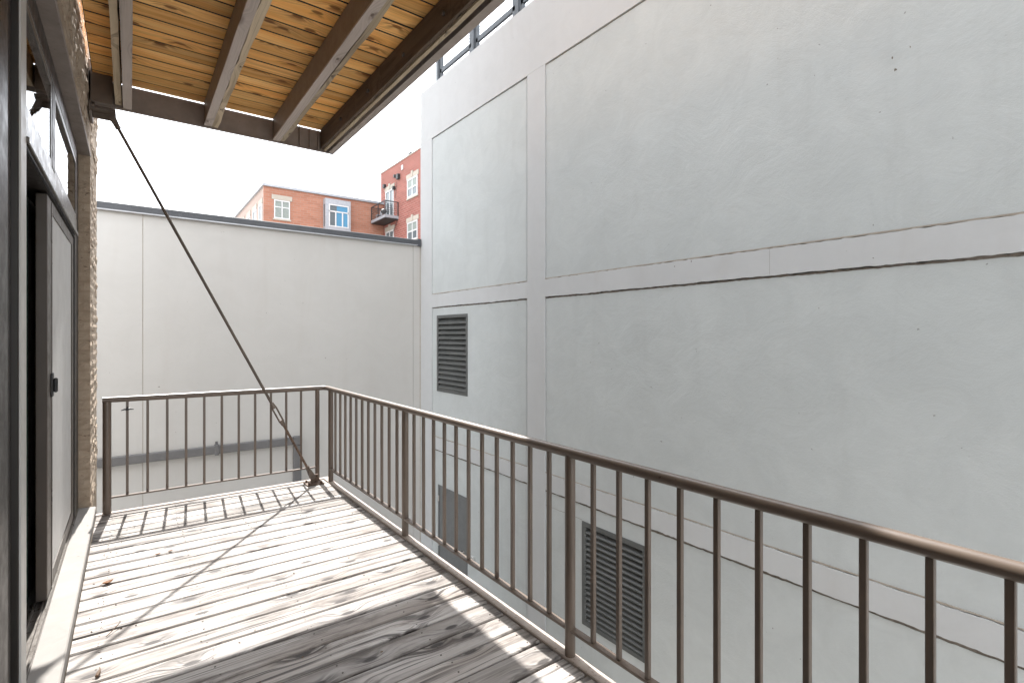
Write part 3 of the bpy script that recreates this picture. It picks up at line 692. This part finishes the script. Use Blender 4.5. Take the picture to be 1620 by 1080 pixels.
# small dark clip on the first baluster of the short side
cl = MB(); cx, cy, cz = -0.026, YR - 0.014, 0.925
cl.tube([(cx - 0.045, cy, cz - 0.004), (cx - 0.02, cy - 0.003, cz + 0.006), (cx, cy - 0.004, cz + 0.002), (cx + 0.022, cy - 0.002, cz + 0.007), (cx + 0.048, cy, cz)], [0.003, 0.0075, 0.011, 0.0075, 0.003], 8)
cl.tube([(cx - 0.002, cy, cz + 0.012), (cx + 0.003, cy - 0.003, cz + 0.028)], 0.004, 6)
tag(cl.build('cable_tie', M['black_metal'], None, (cx, cy, cz), smooth=True), 'small dark tie knotted round the leftmost baluster of the railing', 'tie')

# ------------------------------------------------------------------ tie rod from the bracket to the deck corner
tr = thing('tie_rod', (1.58, 5.72, 0), 'long thin steel tie rod slanting from the upper wall bracket to the deck corner', 'rod')
A = Vector((-0.150, 5.72, 3.56)); B_ = Vector((1.575, 5.72, 0.075)); D = (B_ - A).normalized()
def at(z): return A + (B_ - A) * ((A.z - z) / (A.z - B_.z))
MB().tube([at(3.46), at(0.88)], 0.0135, 10).build('upper_rod', M['rod'], tr, at(2), smooth=True)
MB().tube([at(0.69), at(0.17)], 0.0125, 10).build('lower_rod', M['rust'], tr, at(0.4), smooth=True)
q = MB(); side = Vector((0, 1, 0)); nrm = D.cross(side)
for sgn in (-1, 1):
    q.tube([at(0.865) + nrm * 0.019 * sgn, at(0.705) + nrm * 0.019 * sgn], 0.0085, 8)
q.tube([at(0.905), at(0.85)], [0.019, 0.027], 12); q.tube([at(0.72), at(0.665)], [0.027, 0.019], 12)
q.build('turnbuckle', M['rail'], tr, at(0.78), smooth=True)
def clevis(zc0, zc1, name, mat, pin_z):
    q = MB(); a, c = at(zc0), at(zc1)
    q.tube([a - D * 0.03, a + D * 0.03], 0.022, 10)
    for sgn in (-1, 1):
        o_ = side * 0.022 * sgn
        q.quadstrip([[a + o_ + nrm * 0.018 - side * 0.006, a + o_ - nrm * 0.018 - side * 0.006, a + o_ - nrm * 0.018 + side * 0.006, a + o_ + nrm * 0.018 + side * 0.006],
                     [c + o_ + nrm * 0.03 - side * 0.006, c + o_ - nrm * 0.03 - side * 0.006, c + o_ - nrm * 0.03 + side * 0.006, c + o_ + nrm * 0.03 + side * 0.006]])
    p = at(pin_z); q.tube([p - side * 0.045, p + side * 0.045], 0.016, 10)
    return q.build(name, mat, tr, at(zc0), smooth=True)
clevis(0.17, 0.065, 'lower_clevis', M['rail'], 0.075)
clevis(3.46, 3.585, 'upper_clevis', M['rod'], 3.575)
q = MB(); q.box(1.50, 1.675, 5.64, 5.80, 0.0025, 0.014); q.box(1.555, 1.63, 5.712, 5.728, 0.014, 0.10)
for sx in (1.525, 1.65):
    for sy in (5.665, 5.775): q.tube([(sx, sy, 0.012), (sx, sy, 0.032)], 0.012, 6)
q.build('base_plate', M['rust'], tr, (1.58, 5.72, 0))

# ------------------------------------------------------------------ balcony above
ub = thing('upper_balcony', (0.75, 3, 3.57), 'timber balcony overhead with bare pine boards on painted joists, brown steel edge', 'balcony')
ZJ, ZTJ, ZBD = 3.570, 3.784, 3.792
YE, XE = 5.60, 1.735
y = YE + 0.012; i = 0; pl = []
rnd = random.Random(9)
while y > -0.9:
    w = 0.161 - 0.016; yb = y - w
    if len(pl) < 6:
        q = board_mesh(-0.255, 1.665, w, -(ZBD + 0.036), -ZBD, i + 40); q.v = [(a, b_ + yb, -c_) for a, b_, c_ in q.v]
        ob = q.build('deck_board', M['pine'], ub, (0.7, yb, ZBD)); pl.append(ob)
    else: ob = copy_part(pl[i % 6], ub, (0.7, yb, ZBD))
    ob.location.z += rnd.uniform(0, 0.004) * SC; ob.rotation_euler.z = rnd.uniform(-0.001, 0.001)
    y -= 0.161; i += 1
MB().box(-0.26, 1.68, -0.9, YE + 0.014, ZBD + 0.006, ZBD + 0.012).build('soffit_gap_dark', M['dark'], ub, (0.7, 3, ZBD + 0.05))  # dark sheet added through the boards so the gaps between them read black
def joist(x0, x1, mat, zlo=ZJ, y1=YE - 0.03, wav=0.0, seed=1):
    n = 40; r_ = random.Random(seed); rings = []
    for i in range(n + 1):
        yy = -0.9 + (y1 + 0.9) * i / n; d0 = r_.uniform(-wav, wav); d1 = r_.uniform(-wav, wav); dz = r_.uniform(-wav, wav) * 0.5
        rings.append([(x0 + d0, yy, zlo + dz), (x1 + d1, yy, zlo + dz), (x1, yy, ZTJ), (x0, yy, ZTJ)])
    if mat is M['joist_paint']:                     # shaded sides painted darker; added strip carries the lit taupe underside
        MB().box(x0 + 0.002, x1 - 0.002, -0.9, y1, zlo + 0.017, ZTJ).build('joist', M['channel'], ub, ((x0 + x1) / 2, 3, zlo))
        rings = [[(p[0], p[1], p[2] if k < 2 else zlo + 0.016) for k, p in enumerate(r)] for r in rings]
        MB().quadstrip(rings).build('joist_lit_strip', mat, ub, ((x0 + x1) / 2, 3, zlo))
    else: MB().quadstrip(rings).build('joist', mat, ub, ((x0 + x1) / 2, 3, zlo))
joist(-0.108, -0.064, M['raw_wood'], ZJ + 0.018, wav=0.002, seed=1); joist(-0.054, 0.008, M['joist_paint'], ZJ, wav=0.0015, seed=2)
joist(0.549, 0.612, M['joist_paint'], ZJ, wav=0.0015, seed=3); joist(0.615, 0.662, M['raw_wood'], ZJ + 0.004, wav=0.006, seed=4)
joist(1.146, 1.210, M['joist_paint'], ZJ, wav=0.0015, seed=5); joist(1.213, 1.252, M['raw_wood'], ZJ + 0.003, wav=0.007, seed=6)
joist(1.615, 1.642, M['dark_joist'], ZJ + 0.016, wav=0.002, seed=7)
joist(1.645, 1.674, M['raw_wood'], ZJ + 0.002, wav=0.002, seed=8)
# steel channels: end beam and side beam
m = MB(); m.prism([(YE - 0.028, ZJ - 0.012), (YE, ZJ - 0.012), (YE, ZTJ - 0.008), (YE - 0.012, ZTJ - 0.008), (YE - 0.012, ZJ - 0.002), (YE - 0.028, ZJ - 0.002)], 'X', -0.27, 1.742)
m.build('end_beam', M['channel'], ub, (0.7, YE, ZJ))
m = MB(); m.prism([(1.697, ZJ - 0.012), (XE + 0.02, ZJ - 0.012), (XE + 0.02, ZTJ + 0.05), (1.69, ZTJ + 0.05), (1.69, ZTJ + 0.042), (XE + 0.008, ZTJ + 0.042), (XE + 0.008, ZJ - 0.003), (1.697, ZJ - 0.003)], 'Y', -0.9, YE - 0.0005)
m.build('side_beam', M['side_paint'], ub, (XE, 3, ZJ))
for x0, x1 in ((1.40, 1.408), (1.50, 1.508), (1.585, 1.593)):
    MB().box(x0, x1, YE - 0.045, YE - 0.0125, ZJ, ZTJ - 0.014).build('stiffener', M['channel'], ub, (x0, YE, ZJ))
m = MB()
for yy in (4.9, 4.2, 3.5, 2.9, 2.3):
    m.tube([(1.598, yy, ZJ + 0.10), (1.616, yy, ZJ + 0.10)], 0.016, 6)
m.build('bolt_heads', M['galv'], ub, (1.6, 3.5, ZJ + 0.1))
# bracket on the wall that carries the rod and the end beam
m = MB(); m.box(-0.284, -0.125, YE - 0.10, YE - 0.03, 3.555, 3.80); m.box(-0.284, -0.265, 5.50, 5.84, 3.47, 3.90, 0.004); m.box(-0.265, -0.110, 5.708, 5.732, 3.49, 3.88)
m.box(-0.265, -0.105, 5.60, 5.80, 3.535, 3.552)
for zz in (3.54, 3.84):
    for yy in (5.55, 5.78): m.tube([(-0.268, yy, zz), (-0.245, yy, zz)], 0.02, 6)
m.build('wall_bracket', M['rod'], ub, (-0.2, 5.7, 3.5))

# ------------------------------------------------------------------ far brick buildings
def far_window(parent, axis, at_, u0, u1, z0, z1, mats, cols=2, rows=((0, 1),), fw=0.09, blind=0.0, lintel=True, key=True, sill=True):
    """window in a far facade; axis 'Y': the wall faces -Y at Y=at_, u is X; axis 'X': the wall faces -X at X=at_, u is Y"""
    def bx(m, a0, a1, d0, d1, c0, c1):
        if axis == 'Y': m.box(a0, a1, at_ + d0, at_ + d1, c0, c1)
        else: m.box(at_ + d0, at_ + d1, a0, a1, c0, c1)
        return m
    org = (u0, at_, z0) if axis == 'Y' else (at_, u0, z0)
    m = MB()
    bx(m, u0, u0 + fw, -0.06, 0.10, z0, z1); bx(m, u1 - fw, u1, -0.06, 0.10, z0, z1)
    bx(m, u0 + fw, u1 - fw, -0.06, 0.10, z0, z0 + fw); bx(m, u0 + fw, u1 - fw, -0.06, 0.10, z1 - fw, z1)
    w = m.build('window', mats[0], parent, org)
    m = MB()
    for i in range(1, cols):
        u = u0 + (u1 - u0) * i / cols; bx(m, u - fw * 0.45, u + fw * 0.45, -0.05, 0.08, z0 + fw, z1 - fw)
    for zf, _ in rows[1:]:
        zz = z0 + (z1 - z0) * zf
        for i in range(cols):
            a = u0 + (u1 - u0) * i / cols + fw * 0.6; c = u0 + (u1 - u0) * (i + 1) / cols - fw * 0.6
            bx(m, a, c, -0.045, 0.07, zz - fw * 0.45, zz + fw * 0.45)
    if m.v: m.build('glazing_bars', mats[0], w, org)
    for i in range(cols):
        a = u0 + (u1 - u0) * i / cols + fw * 0.5; c = u0 + (u1 - u0) * (i + 1) / cols - fw * 0.5
        bx(MB(), a, c, -0.012, 0.0, z0 + fw, z1 - fw).build('pane', mats[1], w, org)
        if blind: bx(MB(), a, c, -0.024, -0.014, z1 - fw - (z1 - z0 - 2 * fw) * blind, z1 - fw).build('blind', mats[2], w, org)
    if lintel:
        m = MB(); e = 0.16
        bx(m, u0 - e, u1 + e, -0.05, 0.1, z1 + 0.02, z1 + 0.36)
        if key: bx(m, (u0 + u1) / 2 - 0.14, (u0 + u1) / 2 + 0.14, -0.09, 0.1, z1 + 0.02, z1 + 0.50)
        m.build('window_lintel', M['stone'], parent, org)
    if sill: bx(MB(), u0 - 0.08, u1 + 0.08, -0.07, 0.1, z0 - 0.12, z0 - 0.005).build('window_sill', M['stone'], parent, org)
    return w
# the low block: face towards us at Y = 40, side face at X = 7.62
XL, YL, ZL, XT = 7.62, 40.0, 12.53, 16.66
lb = thing('apartment_building', (12, YL, -3.4), 'long low orange brick apartment building with pale side wall behind the alley wall', 'building')
MB().box(XL + 0.05, 30, YL + 0.05, 70, -3.4, ZL - 0.18).build('side_wall', M['pale_y'], lb, (XL, 50, 0))
MB().box(XL, XT - 0.01, YL, YL + 0.049, -3.4, ZL - 0.18).build('front_wall', M['red_x'], lb, (12, YL, 0))
q = MB(); q.box(XL - 0.10, XT - 0.01, YL - 0.12, YL + 0.3, ZL - 0.179, ZL); q.box(XL - 0.10, XL + 0.3, YL + 0.3, 70, ZL - 0.179, ZL)
q = q.build('roof_coping', M['grey_metal'], lb, (12, YL, ZL))
MB().box(XL + 0.3, 30, YL + 0.3, 70, ZL - 0.17, ZL - 0.05).build('roof', M['roof'], lb, (12, 50, ZL))
wm = (M['white'], M['far_glass'], M['blind'])
far_window(lb, 'Y', YL, 8.31, 9.39, 10.12, 11.46, wm, 2, ((0, 0), (0.62, 0)), 0.075, 1.0, key=False)
for u0, u1 in ((40.72, 41.75), (42.75, 44.1), (45.3, 46.6), (48.0, 49.3)):
    far_window(lb, 'X', XL + 0.05, u0, u1, 9.0, 11.25, wm, 2, ((0, 0),), 0.09, 0.0, key=False)
# boxed bay window
q = MB(); a0, a1, yo = 11.80, 13.73, YL - 0.55
q.box(a0, a1, yo, YL - 0.002, 11.62, 12.03); q.box(a0, a1, yo, YL - 0.002, 9.55, 9.92)
q.box(a0, a0 + 0.26, yo, yo + 0.12, 9.92, 11.62); q.box(a1 - 0.16, a1, yo, yo + 0.12, 9.92, 11.62); q.box(a0, a0 + 0.05, YL - 0.12, YL - 0.002, 9.92, 11.62); q.box(a1 - 0.05, a1, yo + 0.12, YL - 0.002, 9.92, 11.62)
bay = q.build('bay_window', M['grey_metal'], lb, (a0, YL, 9.6))
q = MB(); g0, g1 = a0 + 0.26, a1 - 0.16
for (u0, u1, z0, z1) in ((g0, g1, 11.04, 11.13), (g0, g1, 9.92, 10.0), (g0, g1, 11.54, 11.62), (g0, g0 + 0.08, 10.0, 11.54), (g1 - 0.08, g1, 10.0, 11.54), (g0 + 0.47, g0 + 0.56, 10.0, 11.04), (g0 + 0.99, g0 + 1.08, 10.0, 11.04)):
    q.box(u0, u1, yo - 0.02, yo + 0.06, z0, z1)
q.build('glazing_bars', M['white'], bay, (a0, yo, 10))
for (u0, u1, z0, z1, mm) in ((g0 + 0.08, g0 + 0.60, 11.13, 11.54, M['far_glass']), (g0 + 0.60, g1 - 0.08, 11.13, 11.54, M['blue_glass']), (g0 + 0.08, g0 + 0.47, 10, 11.04, M['far_glass']), (g0 + 0.56, g0 + 0.99, 10, 11.04, M['blue_glass']), (g0 + 1.08, g1 - 0.08, 10, 11.04, M['blue_glass'])):
    MB().box(u0, u1, yo + 0.02, yo + 0.03, z0, z1).build('pane', mm, bay, (u0, yo, z0))
MB().box(a0 + 0.01, a0 + 0.02, yo + 0.125, YL - 0.125, 9.92, 11.62).build('pane', M['far_glass'], bay, (a0, yo, 10))
# the taller block: face towards us at X = 16.66
tb = thing('brick_tower', (XT, 35, -3.4), 'taller red brick apartment building with small balcony beside the stucco building', 'building')
MB().box(XT, 40, 20, YL + 0.6, -3.4, 15.02).build('wall', M['red_y'], tb, (XT, 35, 0))
MB().box(XT - 0.04, 40, 19.9, YL + 0.65, 15.021, 15.09).build('roof_coping', M['stone'], tb, (XT, 35, 15))
wt = (M['white'], M['far_glass'], M['blind'])
for (z0, z1) in ((11.86, 13.25), (8.64, 10.02)):
    far_window(tb, 'X', XT, 33.75, 35.45, z0, z1, wt, 2, ((0, 0), (0.5, 0)), 0.10, 0.55)
    far_window(tb, 'X', XT, 29.2, 30.9, z0, z1, wt, 2, ((0, 0), (0.5, 0)), 0.10, 0.55)
# balcony doors
for (z0, z1) in ((10.98, 13.27), (7.75, 10.0)):
    far_window(tb, 'X', XT, 37.95, 39.5, z0, z1, wt, 2, ((0, 0),), 0.10, 0.0, sill=False)
q = MB(); q.box(15.55, XT - 0.002, 37.08, 39.9, 10.66, 10.88)
tbal = q.build('balcony_slab', M['grey_metal'], tb, (16, 38.5, 10.7))
MB().box(15.57, XT - 0.004, 37.1, 39.88, 10.60, 10.658).build('soffit', M['black_metal'], tbal, (16, 38.5, 10.6))
q = MB()
for p in ((15.58, 37.11), (15.58, 38.5), (15.58, 39.87), (16.62, 37.11)): q.box(p[0] - 0.03, p[0] + 0.03, p[1] - 0.03, p[1] + 0.03, 10.88, 11.95)
for zz in (11.93, 11.25, 11.42, 11.59, 11.76, 11.08):
    t_ = 0.03 if zz > 11.9 else 0.010
    q.box(15.58 - t_, 15.58 + t_, 37.11, 39.87, zz - t_, zz + t_) if zz > 11.9 or zz in (11.42,) else None
    q.box(15.58, XT, 37.11 - t_, 37.11 + t_, zz - t_, zz + t_); q.box(15.58, XT, 39.87 - t_, 39.87 + t_, zz - t_, zz + t_)
q.build('balcony_rail', M['black_metal'], tbal, (15.6, 38.5, 11))
q = MB()
for (y_, z_, s) in ((36.94, 13.88, 0.16), (37.5, 14.05, 0.09), (39.6, 13.75, 0.12), (37.75, 13.2, 0.10)):
    q.box(XT - 0.22, XT - 0.002, y_ - s, y_ + s, z_ - s * 1.2, z_ + s * 1.2)
    lamp = q.build('wall_lamp', M['black_metal'], tb, (XT, y_, z_)); q = MB()
MB().box(XT - 0.06, XT - 0.002, 36.22, 36.48, 14.28, 14.62).build('vent_cover', M['white'], tb, (XT, 36.3, 14.4))
q = MB(); q.tube([(XT - 0.05, 37.2, 10.6), (XT - 0.25, 38.2, 9.0)], 0.02, 6); q.build('cable', M['black_metal'], tb, (XT, 37.5, 10)); q = MB(); q.tube([(XT - 0.05, 37.3, 13.6), (XT - 0.05, 37.6, 12.4)], 0.015, 6); q.build('cable', M['black_metal'], tb, (XT, 37.5, 10))
q = MB(); q.tube([(XT + 0.2, 38.9, 15.40), (XT + 0.2, 20.5, 15.40)], 0.022, 6)
for k_ in range(13): q.tube([(XT + 0.2, 38.9 - 1.5 * k_, 15.09), (XT + 0.2, 38.9 - 1.5 * k_, 15.42)], 0.022, 6)
q.build('roof_rail', M['grey_metal'], tb, (XT, 32, 15.2))
q = MB(); q.box(XT + 0.1, XT + 0.35, 35.2, 35.6, 15.2, 15.34); q.tube([(XT + 0.2, 35.4, 15.09), (XT + 0.2, 35.4, 15.2)], 0.03, 6); q.build('floodlight', M['black_metal'], tb, (XT, 35.4, 15.2))
# things standing on that balcony
q = MB(); q.tube([(15.85, 38.05, 11.12), (15.85, 38.05, 11.2), (15.85, 38.05, 11.34), (15.85, 38.05, 11.46), (15.85, 38.05, 11.52)], [0.10, 0.19, 0.23, 0.17, 0.04], 12)
for a_ in (0, 2.1, 4.2): q.tube([(15.85 + 0.1 * math.cos(a_), 38.05 + 0.1 * math.sin(a_), 11.14), (15.85 + 0.22 * math.cos(a_), 38.05 + 0.22 * math.sin(a_), 10.882)], 0.018, 6)
tag(q.build('barbecue', M['black_metal'], None, (15.85, 38.05, 10.88), smooth=True), 'small round black barbecue standing on the far brick balcony', 'barbecue')
q = MB(); q.box(15.72, 16.1, 38.95, 39.35, 11.20, 11.24); q.box(16.06, 16.1, 38.95, 39.35, 11.24, 11.6)
for sx in (15.74, 16.06):
    for sy in (38.97, 39.31): q.box(sx, sx + 0.03, sy, sy + 0.03, 10.882, 11.20)
tag(q.build('patio_chair', M['grey_metal'], None, (15.9, 39.15, 10.88)), 'small grey chair standing on the far brick balcony', 'chair')

# ------------------------------------------------------------------ litter on the deck
def leaf(x, y, s, rot, label, curl=0.5):
    m = MB(); n = 6; rows = []
    for i in range(n + 1):
        t = i / n; w = s * 0.36 * math.sin(math.pi * min(1, t * 0.93 + 0.05)) ** 0.8
        px = (t - 0.5) * s; zz = 0.004 + s * curl * (2 * t - 1) ** 2 * 0.35
        rows.append([(px, -w, zz + w * 0.55), (px, -w * 0.4, zz + 0.001), (px, 0, zz - 0.001), (px, w * 0.4, zz + 0.0015), (px, w, zz + w * 0.35)])
    c_, s_ = math.cos(rot), math.sin(rot)
    rows = [[(x + a * c_ - b_ * s_, y + a * s_ + b_ * c_, z_ + 0.002) for a, b_, z_ in r_] for r_ in rows]
    m.quadstrip(rows, closed=False, caps=False)
    st = rows[0][2]; m.tube([st, (st[0] - 0.35 * s * c_, st[1] - 0.35 * s * s_, 0.006)], 0.0012, 5)
    o = m.build('dry_leaf', M['leaf'], None, (x, y, 0)); sol = o.modifiers.new('thickness', 'SOLIDIFY'); sol.thickness = 0.0008
    return tag(o, label, 'leaf')
leaf(-0.118, 4.205, 0.062, 0.5, 'curled brown leaf on the sunlit boards, largest of those by the sill')
leaf(0.159, 4.54, 0.034, 0.2, 'small curled brown leaf further back on the deck, left of its neighbour')
leaf(0.236, 4.555, 0.032, 0.1, 'flat thin brown leaf on the deck, right of its neighbour', 0.2)
q = MB(); q.tube([(-0.105, 3.462, 0.007), (-0.085, 3.492, 0.010), (-0.064, 3.522, 0.018), (-0.047, 3.550, 0.024), (-0.049, 3.562, 0.03)], [0.0022, 0.0025, 0.0025, 0.0022, 0.0015], 6)
tag(q.build('twig', M['twig'], None, (-0.08, 3.5, 0)), 'thin bent brown twig lying on the boards near the rod shadow', 'twig')
q = MB(); q.tube([(-0.128, 3.080, 0.008), (-0.122, 3.098, 0.012), (-0.118, 3.12, 0.016), (-0.12, 3.15, 0.012)], [0.008, 0.009, 0.003, 0.0015], 7)
tag(q.build('seed_pod', M['twig'], None, (-0.126, 3.09, 0), smooth=True), 'tiny dark stalked seed pod on the boards close to the sill', 'seed pod')
q = MB(); r_ = random.Random(21)
for k_ in range(90):
    x_, y_ = r_.uniform(-0.2, 1.6), r_.uniform(1.6, 5.6)
    if r_.random() < 0.45: x_ = -0.2 + abs(r_.gauss(0, 0.12))
    l_ = r_.uniform(0.004, 0.012); a_ = r_.uniform(0, 6.28)
    q.tube([(x_, y_, 0.003), (x_ + l_ * math.cos(a_), y_ + l_ * math.sin(a_), 0.005)], r_.uniform(0.0012, 0.003), 5)
o = q.build('deck_debris', M['twig'], None, (0.7, 3, 0), kind='stuff'); tag(o, 'scattered tiny crumbs of dry plant debris over the deck boards', 'debris')
